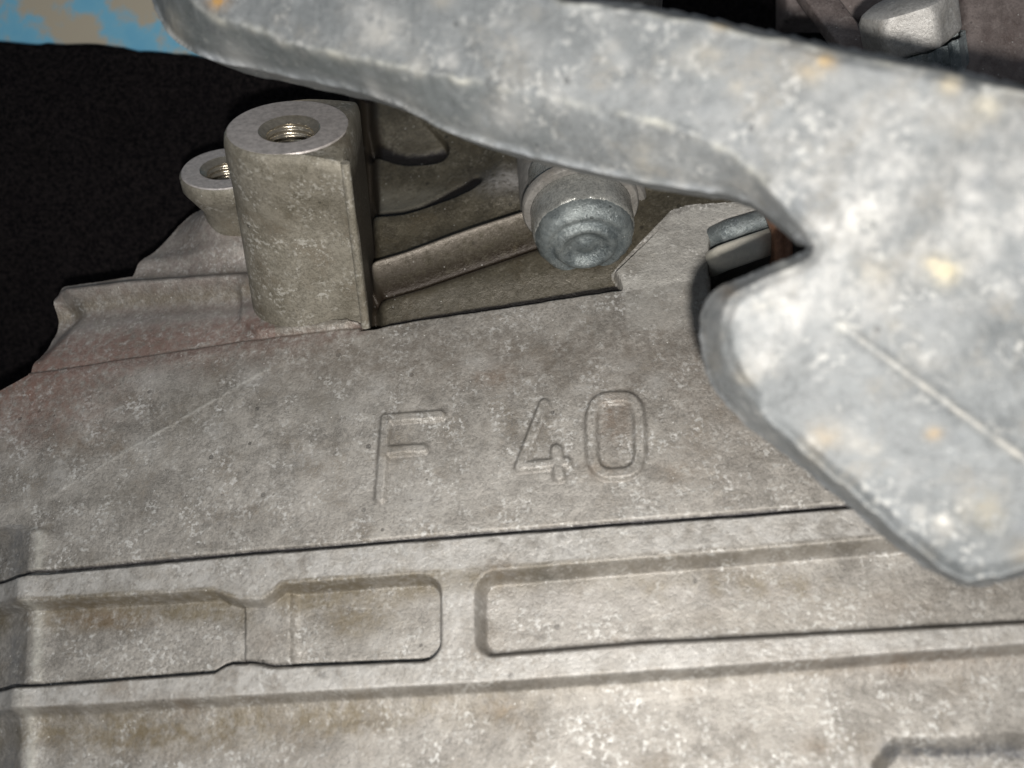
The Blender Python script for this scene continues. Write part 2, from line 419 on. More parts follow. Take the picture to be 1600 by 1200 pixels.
# pockets between the ribs, with rounded corners
def pocket(x0, x1, rad):
    mid = (l1+u2)/2
    xa = x0; xb = x1
    top = l1+4; bot = u2+1
    hx = np.minimum(X-xa, xb-X); hy = np.minimum(Y-top, bot-Y)
    q = np.where((hx < rad) & (hy < rad), rad-np.hypot(rad-hx, rad-hy), np.minimum(hx, hy))
    return q
b1 = C1.base([(688, 950), (743, 950), (688, 1010), (743, 1010)], HR)
qL = pocket(-400, b1[0, 0]+2, 30); qR = pocket(b1[1, 0]-3, 2300, 34)
between = (Y > u1+10) & (Y < u2+10)
fl = np.where(qL > qR, ss(qL/8), ss(qR/17))
ribs = np.where(between, HR*(1-fl), ribs)
ribs = np.where(Y < u1+10, HR*r1, ribs); ribs = np.where(Y > u2+2, HR*r2, ribs)
floor_dip = -1.0*np.where(between, fl, 0)
H = H*np.where(Y > u1-2, .6, 1) + ribs + floor_dip
# a low pad across the left pocket
inb = between & (qL > 3)
H += np.where(inb, 1.25*ss((X-381)/3)*ss((466-X)/16), 0)
H += np.where(inb & (X > 455), -.3, 0)
# wave of the pocket floors towards the left end
lx = X + .05*(Y-900)
H += np.where(Y > 820, .8*np.exp(-((lx-56)/20.)**2) - np.clip(46-lx, 0, 200)*.055, 0)*ss((Y-822)/12)
# panel below: slight hollow and a low step bottom right
H += np.where(Y > l2+10, -.8*ss((Y-l2-10)/30), 0)
stp = smooth_poly([(1372, 1160), (1500, 1162), (1720, 1140), (1720, 1300), (1380, 1300)], 1)
H += -3.4*ss((sdist(X, Y, stp)+14)/34)
# shadow line above each rib, cut in as a shallow groove
T1 = [(-120, 915), (0, 905), (60, 896), (400, 864), (800, 832), (1330, 792), (1700, 762)]
T2 = [(-120, 1085), (0, 1077), (335, 1052), (350, 1042), (362, 1038), (405, 1038), (425, 1044), (450, 1042), (690, 1032), (750, 1029), (1000, 1008), (1600, 975), (1720, 968)]
yt1 = I(X, [p[0] for p in T1], [p[1] for p in T1]); yt2 = I(X, [p[0] for p in T2], [p[1] for p in T2])
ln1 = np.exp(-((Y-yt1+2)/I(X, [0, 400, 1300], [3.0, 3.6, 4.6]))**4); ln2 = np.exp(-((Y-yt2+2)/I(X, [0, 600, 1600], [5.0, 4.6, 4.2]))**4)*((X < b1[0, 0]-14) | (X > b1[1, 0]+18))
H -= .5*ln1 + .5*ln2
# fillet round the foot of the tall boss
footd = sdist(X, Y, smooth_poly([(376, 430), (380, 518), (470, 512), (562, 504), (566, 420)], 1))
H += 1.6*np.exp(-(np.clip(-footd, 0, 99)/7.0)**2)*(up > -30)

# cast lettering -----------------------------------------------------
LD = []; k0_ = [0]
def stroke(pts, w, h=.95, name=None):
    p = C1.base(pts, h); d = seg_dist(X, Y, p); LD.append((k0_[0], d-w-.5)); return h*ss((w-d)/5.5), d < w+1.5
def z_path(cx, cy, hw, hh, lean):
    out = []
    for k in range(41):
        a = 2*math.pi*k/40; c, s = math.cos(a), math.sin(a)
        e = .62
        x = hw*math.copysign(abs(c)**e, c); y = hh*math.copysign(abs(s)**(e*.85), s)
        out.append((cx+x+lean*y, cy+y - .06*x))
    return out
lt_d = np.full(A.shape, 99.0)
gl = {4: [stroke([(602, 653), (592, 776)], 10.5), stroke([(602, 653), (687, 647)], 10), stroke([(600, 703), (660, 699)], 10)],
      5: [stroke([(850, 630), (812, 728)], 11), stroke([(812, 728), (884, 720)], 10), stroke([(869, 702), (873, 742)], 11.5)],
      6: [stroke(z_path(962, 679, 38, 60, .03), 11.5)]}
for k, L_ in gl.items():
    hh = np.max([a for a, _ in L_], 0); mk = np.any([b for _, b in L_], 0)
    H += hh*(.9 + .12*vnoise(X, Y, 22, 40+k)); reg[mk] = k

lt_d = np.min([d for _, d in LD], 0)
# dents and file marks
rg = np.random.RandomState(4)
for _ in range(150):
    x0, y0 = rg.uniform(0, 1600), rg.uniform(300, 1200); r_ = rg.uniform(2, 6)
    w = (abs(X-x0) < 20) & (abs(Y-y0) < 20)
    H[w] -= rg.uniform(.03, .14)*np.exp(-(((X[w]-x0)**2+(Y[w]-y0)**2)/r_**2))
dS = seg_dist(X, Y, [(80, 775), (265, 665), (420, 575)]); H += .05*np.exp(-(dS/2.5)**2)

# regions ---------------------------------------------------------------
reg[(Y > u1-3) & (Y < l1+12) & (reg == 0)] = 1
reg[(Y > u2-3) & (Y < l2+14)] = 2
reg[between & (X > b1[0, 0]-6) & (X < b1[1, 0]+9) & (Y >= l1+12) & (Y <= u2-3)] = 3
reg[between & (X <= b1[0, 0]-6) & (Y >= l1+12) & (Y <= u2-3)] = 7
reg[between & (X >= b1[1, 0]+9) & (Y >= l1+12) & (Y <= u2-3)] = 8
reg[Y >= l2+14] = 9
reg[(up > 2) & (X < xb)] = 10
reg[(up > 2) & (X < xb) & (Y < rimY+14) & (Y > rimY-10)] = 11
reg[(up > 2) & (X >= xb)] = 12
Xd, Yd = proj(C1.xyz(A, B, -6.0))
reg[(up > 2) & (X >= xb) & (sdist(Xd, Yd, tri) > -5)] = 13
reg[(up > 2) & (X >= xb) & (sdist(Xd, Yd, blk) > -5)] = 14
reg[(dP > -5) & (up > -4)] = 15
reg[dH > -5] = 16
specs = {0: ('lettered_panel', M_case, None), 1: ('rib', M_case, None), 2: ('rib', M_case, None), 3: ('cross_rib', M_case, None),
         4: ('raised_letter', M_case, 'cast letter F'), 5: ('raised_digit', M_case, 'cast digit 4'), 6: ('raised_digit', M_case, 'cast digit 0'),
         7: ('pocket_floor', M_case, 'long pocket with a low raised pad'), 8: ('pocket_floor', M_case, 'wide pocket right of the cross rib'),
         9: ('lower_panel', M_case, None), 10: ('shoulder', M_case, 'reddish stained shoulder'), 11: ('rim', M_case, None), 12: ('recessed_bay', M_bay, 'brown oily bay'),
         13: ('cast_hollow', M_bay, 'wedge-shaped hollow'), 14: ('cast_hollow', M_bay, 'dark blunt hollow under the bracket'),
         15: ('raised_pad', M_pad, 'pale raised pad'), 16: ('side_opening', M_case, 'dark opening')}
# surface colour: dirt, oil, rust, plus painted shade and highlights
st = np.zeros(A.shape+(4,)); st[..., :3] = (.12, .09, .055)
def add_stain_shade(w, col):
    w = np.clip(w, 0, 1); a0 = st[..., 3]; na = a0+w*(1-a0)
    k = (w/np.maximum(na, 1e-6))[..., None]; st[..., :3] = st[..., :3]*(1-k) + np.array(col)*k; st[..., 3] = na
nz = fbm(X, Y, 60, 77); nz2 = fbm(X, Y, 22, 88)
G = lambda cx, cy, rx, ry: np.exp(-(((X-cx)/rx)**2+((Y-cy)/ry)**2))
bay = ss((up-2)/6)*ss((X-545)/14)*ss((1000-X)/120)
add_stain_shade(bay*ss((X-930)/60), (.2, .185, .15))
bm_ = (up > 2)*1.0
add_stain_shade(bm_*tri_s*1.1, (.185, .175, .14)); add_stain_shade(bm_*rdg_s*(.75+.3*nz2), (.20, .175, .145)); add_stain_shade(bm_*valley_s*.8, (.030, .022, .014))  # ridge highlight put into the colour
add_stain_shade(bm_*np.maximum(lip_shade1, lip_shade2)*1.2, (.012, .010, .009))  # shadow under the hollows' lower lips, painted dark
add_stain_shade(ss((up-2)/6)*np.exp(-((up-30)/24)**2)*ss((X-600)/60)*.8, (.135, .122, .098))
add_stain_shade(G(790, 265, 40, 22)*.9, (.50, .48, .46))
add_stain_shade(ss((dP)/6)*(.75+.5*nz2), (.44, .43, .40))
shl = ss((up+10)/30)*(1-ss((X-545)/14))
add_stain_shade(shl*.50, (.205, .165, .150))
add_stain_shade(np.exp(-((up-15)/38)**2)*(1-ss((X-480)/90))*.65, (.24, .125, .10))
add_stain_shade(np.exp(-((up+4)/7)**2)*(1-ss((X-560)/30))*.5, (.10, .05, .045))
add_stain_shade(np.exp(-((up-14)/12)**2)*ss((X-360)/30)*(1-ss((X-560)/20))*.8, (.14, .06, .045))
add_stain_shade(np.exp(-(np.clip(-footd, 0, 99)/9.)**2)*(X > 430)*(up > -25)*.9, (.17, .155, .125))
add_stain_shade(G(40, 620, 120, 70)*.6, (.22, .12, .09))
add_stain_shade(ss(-sdist(X, Y, hole)/-6)*.8, (.10, .085, .08))
add_stain_shade(np.exp(-((Y-rimY-22)/9.)**2)*(X < 560)*.6, (.13, .11, .07))
add_stain_shade(np.exp(-((Y-rimY-52)/12.)**2)*(X < 560)*.35, (.34, .34, .34))
# oily drifts along the ribs, darker bands on their lower walls
add_stain_shade(np.where(between, np.exp(-((Y-l1-18)/20.)**2), 0)*(.75+.9*nz)*ss((1000-X)/300), (.150, .122, .072))
add_stain_shade(np.where(between, np.exp(-((Y-l1-9)/8.)**2), 0)*.4, (.14, .12, .085))
add_stain_shade(np.exp(-((Y-l2-11)/9.)**2)*.35, (.14, .12, .085))
add_stain_shade(np.exp(-((Y-l2-35)/22.)**2)*(.75+.9*nz)*ss((950-X)/400), (.155, .125, .075))
add_stain_shade(G(150, 965, 60, 16)*1.0, (.13, .085, .04)); add_stain_shade(G(560, 975, 30, 22)*.8, (.15, .12, .07))
add_stain_shade(G(865, 905, 40, 12)*.9, (.09, .085, .07)); add_stain_shade(G(768, 585, 26, 16)*.9, (.17, .10, .055)); add_stain_shade(G(960, 655, 26, 40)*.75, (.15, .11, .08))
add_stain_shade(np.exp(-((Y-1172-.0*X)/13.)**2)*ss((X-1366)/30)*.75, (.085, .092, .105)); add_stain_shade(G(1120, 620, 90, 160)*.35, (.19, .16, .13))
add_stain_shade(G(640, 560, 420, 50)*.30, (.17, .14, .115)); add_stain_shade(G(1000, 1010, 400, 30)*.3, (.42, .40, .38))
add_stain_shade(G(1160, 950, 160, 26)*.5, (.20, .17, .12)); add_stain_shade(G(1000, 940, 330, 30)*.5*(Y > l1+18), (.46, .44, .42))
add_stain_shade(np.exp(-((lx-20)/22.)**2)*(Y > 820)*.7, (.16, .16, .16)); add_stain_shade(np.exp(-((lx-62)/8.)**2)*(Y > 828)*.6, (.5, .49, .44))  # left end: shaded slope and lit crest painted in
add_stain_shade(G(760, 760, 500, 60)*.28, (.42, .40, .37)); add_stain_shade(G(1150, 915, 170, 26)*.6*(nz2+.6), (.20, .17, .12)); add_stain_shade(G(560, 965, 60, 30)*.7, (.17, .14, .09)); add_stain_shade(G(240, 1150, 150, 22)*.7, (.15, .115, .06)); add_stain_shade(G(1420, 1030, 200, 20)*.4, (.19, .15, .12))
add_stain_shade(ss((r1-.9)/.1)*(.6+.5*nz2), (.45, .44, .42)); add_stain_shade(ss((r2-.9)/.1)*(.6+.5*nz2), (.45, .44, .42)); add_stain_shade(G(715, 960, 24, 60)*.6, (.48, .47, .45))
add_stain_shade(G(1080, 545, 300, 70)*.45, (.14, .12, .10)); add_stain_shade(G(620, 560, 380, 60)*.4, (.14, .122, .10))

add_stain_shade(np.exp(-((lt_d)/2.6)**2)*.35, (.10, .09, .08))  # thin line of shade round the characters, painted in
for _ in range(70):
    x0, y0 = rg.uniform(0, 1600), rg.uniform(560, 1200); r_ = rg.uniform(8, 26)
    add_stain_shade(G(x0, y0, r_*rg.uniform(.8, 2.2), r_)*rg.uniform(.2, .55), [(.17, .13, .09), (.44, .43, .41), (.14, .125, .10)][rg.randint(3)])
add_stain_shade(np.exp(-(dS/1.8)**2)*.55*(nz2 > -.3), (.55, .54, .50))

st[..., 3] = np.minimum(st[..., 3]*(1+.35*fbm(X, Y, 9, 301)), .78)
bayd = (up > 1)*(X >= xb)
add_stain_shade(bayd*ss((I(X, [500, 600, 720, 960, 990], [12, 16, 18, 21, 9])-up)/3.0)*(X < 966), (.010, .008, .007))  # shadow line above the panel edge, painted dark
add_stain_shade(bayd*tri_s*.9, (.165, .155, .125)); add_stain_shade(bayd*ss((582-X)/8), (.035, .028, .02)); add_stain_shade(bayd*np.maximum(lip_shade1, lip_shade2)*1.2, (.010, .008, .007)); add_stain_shade(bayd*valley_s*.93, (.026, .018, .012)); add_stain_shade(bayd*rdg_s*.8, (.23, .205, .175))  # painted shade in the boss-side groove and at the lips, painted ridge highlight
add_stain_shade(ln1*1.0, (.030, .027, .028)); add_stain_shade(ln2*1.0, (.026, .024, .026))  # shadow lines above the ribs, painted dark
root = empty('transmission_casing', C1.O, 'mottled grey aluminium casting with F 40 in raised characters above two long ribs', 'gearbox casing')
bpy.context.view_layer.update()
sil = [(-50, 640), (0, 611), (44, 586), (58, 560), (68, 525), (80, 490), (88, 456), (98, 447), (125, 442), (205, 430), (214, 411), (240, 382), (275, 346), (300, 330),
       (340, 318), (380, 320), (470, 330), (520, 240), (530, 130), (530, 100), (1690, 100), (1690, 1280), (-50, 1280)]
sil = np.array(sil, float)
_n = []
for k in range(len(sil)):
    a0_, b0_ = sil[k], sil[(k+1) % len(sil)]; m_ = max(1, int(np.hypot(*(b0_-a0_))//12)) if k < 16 else 1
    for q_ in range(m_): _n.append(a0_+(b0_-a0_)*q_/m_)
nk = len(_n); sil = np.array(_n)
# the outline is seen on the relief, not on the plane: bring it to its foot with the mean height there
sil2 = sil.copy()
for k in range(len(sil)):
    dd = (X-sil[k, 0])**2+(Y-sil[k, 1])**2; i_ = np.unravel_index(np.argmin(dd), dd.shape)
    if sil[k, 0] < 400 and sil[k, 1] < 600 and sil[k, 1] > 200:
        for _ in range(3):
            sil2[k] = C1.base(sil[k:k+1], float(np.clip(H[i_], -1.5, 1.5)))[0]
            dd = (X-sil2[k, 0])**2+(Y-sil2[k, 1])**2; i_ = np.unravel_index(np.argmin(dd), dd.shape)
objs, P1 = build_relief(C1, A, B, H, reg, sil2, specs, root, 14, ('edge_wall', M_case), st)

# ------------------------------------------------------------------ tall threaded boss
AX = np.array([0, 0, 1.0])
def on_plane(px, py, P0, n):
    r = ray(px, py); return CAM + ((P0-CAM)@n/(r@n))*r
def hull(pts):
    pts = sorted(map(tuple, pts))
    def half(ps):
        h = []
        for p in ps:
            while len(h) > 1 and (h[-1][0]-h[-2][0])*(p[1]-h[-2][1])-(h[-1][1]-h[-2][1])*(p[0]-h[-2][0]) <= 0: h.pop()
            h.append(p)
        return h
    a = half(pts); b = half(pts[::-1]); return np.array(a[:-1]+b[:-1])
def resample(poly, n, rnd=0):
    p = np.vstack([poly, poly[:1]]); L = np.r_[0, np.cumsum(np.hypot(*np.diff(p, axis=0).T))]
    q = np.linspace(0, L[-1], n+1)[:-1]
    return np.stack([I(q, L, p[:, 0]), I(q, L, p[:, 1])], 1)
def rings(name, loops, mat, parent, closed_u=True, cap0=False, cap1=False, angle=40, stain_shade=None, **k):
    n = len(loops[0]); V = np.vstack(loops); F = []
    for i in range(len(loops)-1):
        for j in range(n):
            if not closed_u and j == n-1: continue
            a = i*n+j; b = i*n+(j+1) % n; F.append((a, b, b+n, a+n))
    if cap0: F.append(tuple(range(n))[::-1])
    if cap1: F.append(tuple(range((len(loops)-1)*n, len(loops)*n)))
    st_ = np.zeros((len(V), 4)) if stain_shade is None else stain_shade
    return meshobj(name, V, F, mat, parent, None, st_, True, angle)
def frame(n):
    n = n/np.linalg.norm(n); a = np.cross([0, 1, 0.0], n)
    if np.linalg.norm(a) < .1: a = np.cross([1.0, 0, 0], n)
    a /= np.linalg.norm(a); return a, np.cross(n, a), n
def lathe(name, c, n, prof, mat, parent, seg=64, angle=35, jitter=0, seed=0, **k):
    a, b, n = frame(np.asarray(n, float)); th = np.arange(seg)*2*math.pi/seg; rr = np.random.RandomState(seed)
    loops = []
    for r, z in prof:
        w = 1 + (jitter*rr.randn(seg) if jitter else 0)
        loops.append(c + (r*w*np.cos(th))[:, None]*a + (r*w*np.sin(th))[:, None]*b + z*n)
    return rings(name, loops, mat, parent, angle=angle, **k)
def threaded_hole(c, n, r, chamf, depth, pitch, parent, name='threaded_hole', mat=None):
    a, b, n = frame(n); seg = 72; nz_ = int(depth/pitch*8); th = np.arange(seg)*2*math.pi/seg; loops = []
    loops.append(c + (chamf*np.cos(th))[:, None]*a + (chamf*np.sin(th))[:, None]*b + .02*n)
    for k in range(nz_+1):
        z = -(.9+depth*k/nz_); ph = (z/pitch - th/(2*math.pi)) % 1; tri_ = 1-abs(2*ph-1)
        rad = r + .55*ss(tri_*1.1); rad = np.where(k == 0, r+.7, rad)
        loops.append(c + (rad*np.cos(th))[:, None]*a + (rad*np.sin(th))[:, None]*b + z*n)
    return rings(name, loops, mat or M_thread, parent, cap1=True, angle=80)
def ring_disc(name, c, n, ri, ro, mat, parent, lift=.0, lip=.5, seg=72):
    return lathe(name, c, n, [(ro+.25, -lip), (ro, lift), (ri+.0, lift)], mat, parent, seg=seg)

DB = 198.0
P0 = at(447, 200, DB)
a_, b_, n_ = frame(AX)
def f2(px, py):
    q = on_plane(np.array(float(px)), np.array(float(py)), P0, AX) - P0; return np.array([q@a_, q@b_])
disc_px = [(357, 222), (376, 186), (432, 161), (489, 155), (526, 168), (533, 188), (507, 219), (470, 237), (414, 244), (372, 240)]
dpts = np.array([f2(*p) for p in disc_px]); Cc = (dpts.max(0)+dpts.min(0))/2; Rr = np.mean(np.hypot(*(dpts-Cc).T))
print('disc', Cc, Rr, np.hypot(*(dpts-Cc).T))
th = np.linspace(0, 2*math.pi, 60, endpoint=False)
circ = Cc + (Rr+1.1)*np.stack([np.cos(th), np.sin(th)], 1)
K1 = f2(554, 146); K2 = f2(533, 243)
def rounded(K, r=1.3): return K + r*.6*np.stack([np.cos(th[::5]), np.sin(th[::5])], 1)
cs = hull(np.vstack([circ, rounded(K1), rounded(K2)])); cs = resample(cs, 150)
def to3(p2, z): return P0 + p2[:, :1]*a_ + p2[:, 1:]*b_ + np.asarray(z).reshape(-1, 1)*AX
cm = cs.mean(0)
rb = empty('x', P0); bpy.data.objects.remove(rb)
gd = np.array([-Fw@a_, -Fw@b_]); gd /= np.linalg.norm(gd); loops = []; rs = np.random.RandomState(8)
def shaped(z, off):
    v = cs-cm; L_ = np.hypot(*v.T)[:, None]
    rt = np.array([Rt@a_, Rt@b_]); k_ = 1.0-1.25*ss(.5+(v@rt)[:, None]/L_*.9) if z < -3 else 1.0
    return cm + v*(1+off*k_/L_)
zs = [0, -.25, -.9, -2.5, -6] + list(np.linspace(-9, -62, 28))
offs = [-1.15, -.75, -.35, 0, .25] + [0.25+.05*(-z-9) for z in np.linspace(-9, -62, 28)]
for z, o_ in zip(zs, offs):
    p2 = shaped(z, o_); gv = p2-cm; gf = (gv@gd)[:, None]; p2 = p2 - np.where(gf > 0, gf*.36*float(ss(-z/24.0)), 0)*gd; wv = .16*vnoise(np.arange(150)*1.0, np.full(150, z), 7, 12) if z < -1 else 0
    p2 = cm + (p2-cm)*(1+np.asarray(wv).reshape(-1, 1)*.02 if z < -1 else 1)
    # the top slopes away in the corner beyond the machined disc
    loops.append(to3(p2, z))
# drop the corner a little below the machined face
for L_ in range(5):
    q = loops[L_]; v2 = np.stack([(q-P0)@a_, (q-P0)@b_], 1); d = np.hypot(*(v2-Cc).T)
    loops[L_] = q - (np.clip(d-Rr-1.0, 0, 99)*(.30 if L_ < 4 else .15))[:, None]*AX
c3 = to3(Cc[None], 0)[0]
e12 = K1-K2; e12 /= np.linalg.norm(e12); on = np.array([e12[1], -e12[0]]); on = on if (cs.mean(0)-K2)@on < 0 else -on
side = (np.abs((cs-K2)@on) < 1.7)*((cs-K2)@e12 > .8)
bst = np.zeros((len(loops), 150, 4)); bst[..., :3] = (.035, .028, .020); bst[5:, :, 3] = side*.97; bst[4, :, 3] = side*.5  # side face darkened: groove shade and bay dirt painted in
boss = rings('threaded_boss', loops, M_boss, root, cap0=False, angle=60, stain_shade=bst.reshape(-1, 4))
# top land between column edge and disc
land_in = to3(Cc + (Rr+.05)*np.stack([(cs-Cc)[:, 0], (cs-Cc)[:, 1]], 1)/np.hypot(*(cs-Cc).T)[:, None], -.35)
mid_l = loops[0]*.5+land_in*.5
o = rings('boss_land', [land_in, mid_l, loops[0]], M_boss, root, angle=60); o.parent = boss
HR_ = f2(452, 201)
hc = P0 + HR_[0]*a_ + HR_[1]*b_
seg = 90; tt = np.arange(seg)*2*math.pi/seg
rim_o = c3 + Rr*(np.cos(tt)[:, None]*a_ + np.sin(tt)[:, None]*b_)
hole_o = hc + 6.6*(np.cos(tt)[:, None]*a_ + np.sin(tt)[:, None]*b_)
o = rings('machined_face', [rim_o + .25*(rim_o-c3)/Rr - .6*AX, rim_o, rim_o*.5+hole_o*.5, hole_o], M_face, root, angle=30); o.parent = boss
o = threaded_hole(hc, AX, 4.75, 6.6, 17, 1.5, root); o.parent = boss
# bead down the right edge of the boss
K2b = np.array([K2]); kk = (K2-cm)/np.hypot(*(K2-cm))
def tube(name, pts, rad, mat, parent, seg=12, caps=True):
    pts = np.asarray(pts, float); n = len(pts); rad = np.broadcast_to(rad, (n,)); loops = []
    T = np.gradient(pts, axis=0); T /= np.linalg.norm(T, axis=1)[:, None]; a = np.cross(T[0], [0, 1, .3]); a /= np.linalg.norm(a)
    tt = np.arange(seg)*2*math.pi/seg
    for i in range(n):
        a = a - (a@T[i])*T[i]; a /= np.linalg.norm(a); b = np.cross(T[i], a)
        loops.append(pts[i] + rad[i]*(np.cos(tt)[:, None]*a + np.sin(tt)[:, None]*b))
    return rings(name, loops, mat, parent, cap0=caps, cap1=caps, angle=60)
bp_ = [to3((K2+kk*(.2-.008*z)+np.array([.5, 0]))[None], -z)[0] + np.array([0, .05*math.sin(z*.5), 0]) for z in np.linspace(1.5, 44, 30)]
bead = tube('edge_bead', bp_, 1.0, M_boss, root); bead.parent = boss

# small boss behind it, left
D2 = 232.0; P2 = at(352, 262, D2)
def f3(px, py): return on_plane(np.array(float(px)), np.array(float(py)), P2, AX) - P2
R2 = np.linalg.norm(f3(281, 279)); print('R2', R2, Rr)
sb = lathe('small_boss', P2, AX, [(R2-.6, -.2), (R2, -.9), (R2, -4), (R2-1.2, -6), (R2-3.5, -10), (R2-4.0, -14), (R2-3, -25), (R2-1, -45)], M_boss, root, angle=60)
c2 = P2
o = lathe('machined_face', c2, AX, [(R2-.5, -.3), (R2-.75, 0), (6.3, 0)], M_face, root, seg=72, angle=30); o.parent = sb
o = threaded_hole(c2, AX, 4.4, 6.3, 14, 1.5, root); o.parent = sb

# ------------------------------------------------------------------ round collar and the plug in it
colx = at(903, 250, 231)
plug_dir = -Up*math.cos(math.radians(33)) - Fw*math.sin(math.radians(33)) + .06*Rt; plug_dir /= np.linalg.norm(plug_dir)
col = lathe('collar_boss', at(912, 326, 232), -plug_dir, [(9, -1.0), (15.2, -1), (15.8, -.2), (15.9, 2), (15.6, 22), (15.6, 60)], M_collar, root, angle=50)
# vertical column the collar grows from
vc = at(908, 300, 243)
o = lathe('column', vc, AX, [(15.5, -3), (16, 0), (16, 20), (16, 60)], M_collar, root, angle=50)
# square lug right of the collar
def box(name, c, ax, half, mat, parent, bev=.6, seed=0):
    import bmesh
    bm = bmesh.new(); bmesh.ops.create_cube(bm, size=1)
    for v in bm.verts: v.co = Vector((v.co.x*2*half[0], v.co.y*2*half[1], v.co.z*2*half[2]))
    bmesh.ops.bevel(bm, geom=list(bm.edges), offset=bev, segments=3, profile=.5, affect='EDGES')
    V = np.array([v.co for v in bm.verts]); F = [tuple(v.index for v in f.verts) for f in bm.faces]; bm.free()
    Wd = np.asarray(c) + V[:, :1]*ax[0] + V[:, 1:2]*ax[1] + V[:, 2:]*ax[2]
    return meshobj(name, Wd, F, mat, parent, None, np.zeros((len(V), 4)), True, 40)
box('square_lug', at(990, 325, 240), (Rt, Up, -Fw), (7.5, 9, 5), M_collar, root, 1.0)
box('back_wall', at(1080, 230, 262), (Rt, Up, -Fw), (34, 18, 4), M_collar, root, 1.5)

pe = at(916, 390, 214)          # centre of the plug's end
plug = empty('plug', pe, 'rounded blue-grey corroded plug poking out of the collar under the bracket', 'plug')
bpy.context.view_layer.update()
prof = [(0.05, -1.0), (2.0, -1.1), (3.6, -.9), (4.6, -.2), (5.6, .25), (6.6, .1), (7.4, -.5), (8.2, -.55), (9.2, -.35), (10.2, -.9), (11.1, -2.2), (11.7, -4.0), (11.95, -6.5), (12.0, -10), (12.0, -20)]
prof = [(0.05, -.6), (1.6, -.8), (2.6, -1.5), (3.4, -1.6), (4.4, -.9), (5.4, -.1), (6.2, .2), (6.9, -.1), (7.4, -1.1), (8.0, -1.5), (8.8, -1.0), (9.6, -1.1), (10.5, -1.9), (11.2, -3.2), (11.6, -4.6), (11.5, -5.2)]
lathe('plug_end', pe, plug_dir, prof[::-1], M_bolt, plug, seg=96, angle=80, jitter=.011, seed=3)
lathe('plug_body', pe, plug_dir, [(11.9, -24), (12.05, -12), (12.1, -8), (12.0, -6), (11.7, -4.9), (11.3, -4.8)], M_plug, plug, seg=96, angle=60, jitter=.003, seed=5)
lathe('sealing_ring', pe, plug_dir, [(12.1, -12.5), (13.6, -12.6), (14.0, -13.2), (14.0, -14.6), (12.1, -14.8)], M_collar, plug, seg=80, angle=50)

# ------------------------------------------------------------------ things in the side opening
pp = np.array([at(x, y, d) for x, y, d in [(1196, 300, 222), (1212, 335, 210), (1222, 362, 208), (1222, 400, 210), (1210, 440, 216)]])
q = np.linspace(0, 4, 24); pp = np.stack([I(q, range(5), pp[:, k]) for k in range(3)], 1)
cp = tube('pipe', pp, 2.4, M_copper, None, seg=24); tag(cp, 'tarnished copper-brown pipe curving down inside the dark opening', 'pipe')
pc = np.array([at(x, y, d) for x, y, d in [(1112, 412, 221), (1130, 403, 214), (1170, 389, 212), (1225, 370, 216)]])
q = np.linspace(0, 3, 20); pc = np.stack([I(q, range(4), pc[:, k]) for k in range(3)], 1)
cr = tube('hose', pc, 3.1, M_cream, None, seg=24); tag(cr, 'short cream hose lying across the dark opening beside the bracket', 'hose')
pc = np.array([at(x, y, d) for x, y, d in [(1108, 374, 224), (1140, 362, 219), (1200, 344, 219)]])
q = np.linspace(0, 2, 14); pc = np.stack([I(q, range(3), pc[:, k]) for k in range(3)], 1)
cr = tube('dark_tube', pc, 2.9, M_bolt, None, seg=20); tag(cr, 'blue-grey tube above the cream hose in the opening', 'tube')

# ================================================================== 2. bracket in front
C2 = Sheet([(1600, 350, 139), (250, 30, 176), (1450, 950, 148)], [(300, 60), (1300, 200)])
outer = [(222, -70), (240, 12), (262, 52), (290, 78), (335, 95), (420, 114), (500, 131), (548, 141), (600, 157), (650, 178), (690, 203), (745, 221), (800, 238), (900, 262),
         (1000, 284), (1080, 297), (1148, 305), (1182, 324), (1215, 350), (1243, 376), (1264, 388), (1240, 401), (1185, 422), (1135, 442), (1108, 460), (1094, 492), (1093, 532), (1105, 590),
         (1130, 628), (1168, 668), (1212, 698), (1270, 744), (1330, 792), (1385, 843), (1450, 888), (1496, 913), (1515, 917), (1530, 915), (1552, 910), (1620, 888), (1760, 840),
         (1760, 165), (1600, 136), (1450, 100), (1300, 71), (1190, 47), (1075, 22), (1000, 8), (960, 4), (900, -2), (860, -8), (800, -70)]
innr = [(275, -90), (292, 0), (330, 28), (402, 47), (462, 71), (537, 91), (600, 102), (650, 110), (700, 121), (800, 140), (850, 150), (962, 176), (1060, 203), (1124, 226), (1165, 258), (1205, 296), (1240, 340),
        (1270, 378), (1276, 396), (1250, 410), (1195, 432), (1150, 455), (1128, 490), (1126, 532), (1146, 584), (1180, 632), (1232, 686), (1300, 742), (1350, 786), (1415, 843), (1470, 886), (1500, 904),
        (1515, 908), (1530, 907), (1552, 902), (1620, 880), (1790, 820), (1790, 180), (1600, 146), (1450, 109), (1300, 80), (1190, 56), (1075, 31), (1000, 17), (960, 12), (900, 6), (860, 0), (800, -90)]
outer = smooth_poly(outer, 2); innr = smooth_poly(innr, 2)
HBK = 10.0
ofoot = C2.base(outer, 0); ifoot = C2.base(innr, HBK)
ofoot = ofoot + 1.5*np.stack([fbm(ofoot[:, 0], ofoot[:, 1], 13, 91), fbm(ofoot[:, 0], ofoot[:, 1], 13, 95)], 1)
ifoot = ifoot + 3.0*np.stack([fbm(ifoot[:, 0], ifoot[:, 1], 22, 97), fbm(ifoot[:, 0], ifoot[:, 1], 22, 99)], 1)
cors = [C2.st(x, y) for x in (200, 1680) for y in (-45, 940)]
A2, B2 = grid_mesh(C2, min(c[0] for c in cors), max(c[0] for c in cors), min(c[1] for c in cors), max(c[1] for c in cors), .36)
X2, Y2 = proj(C2.xyz(A2, B2)); print('bracket grid', A2.shape)
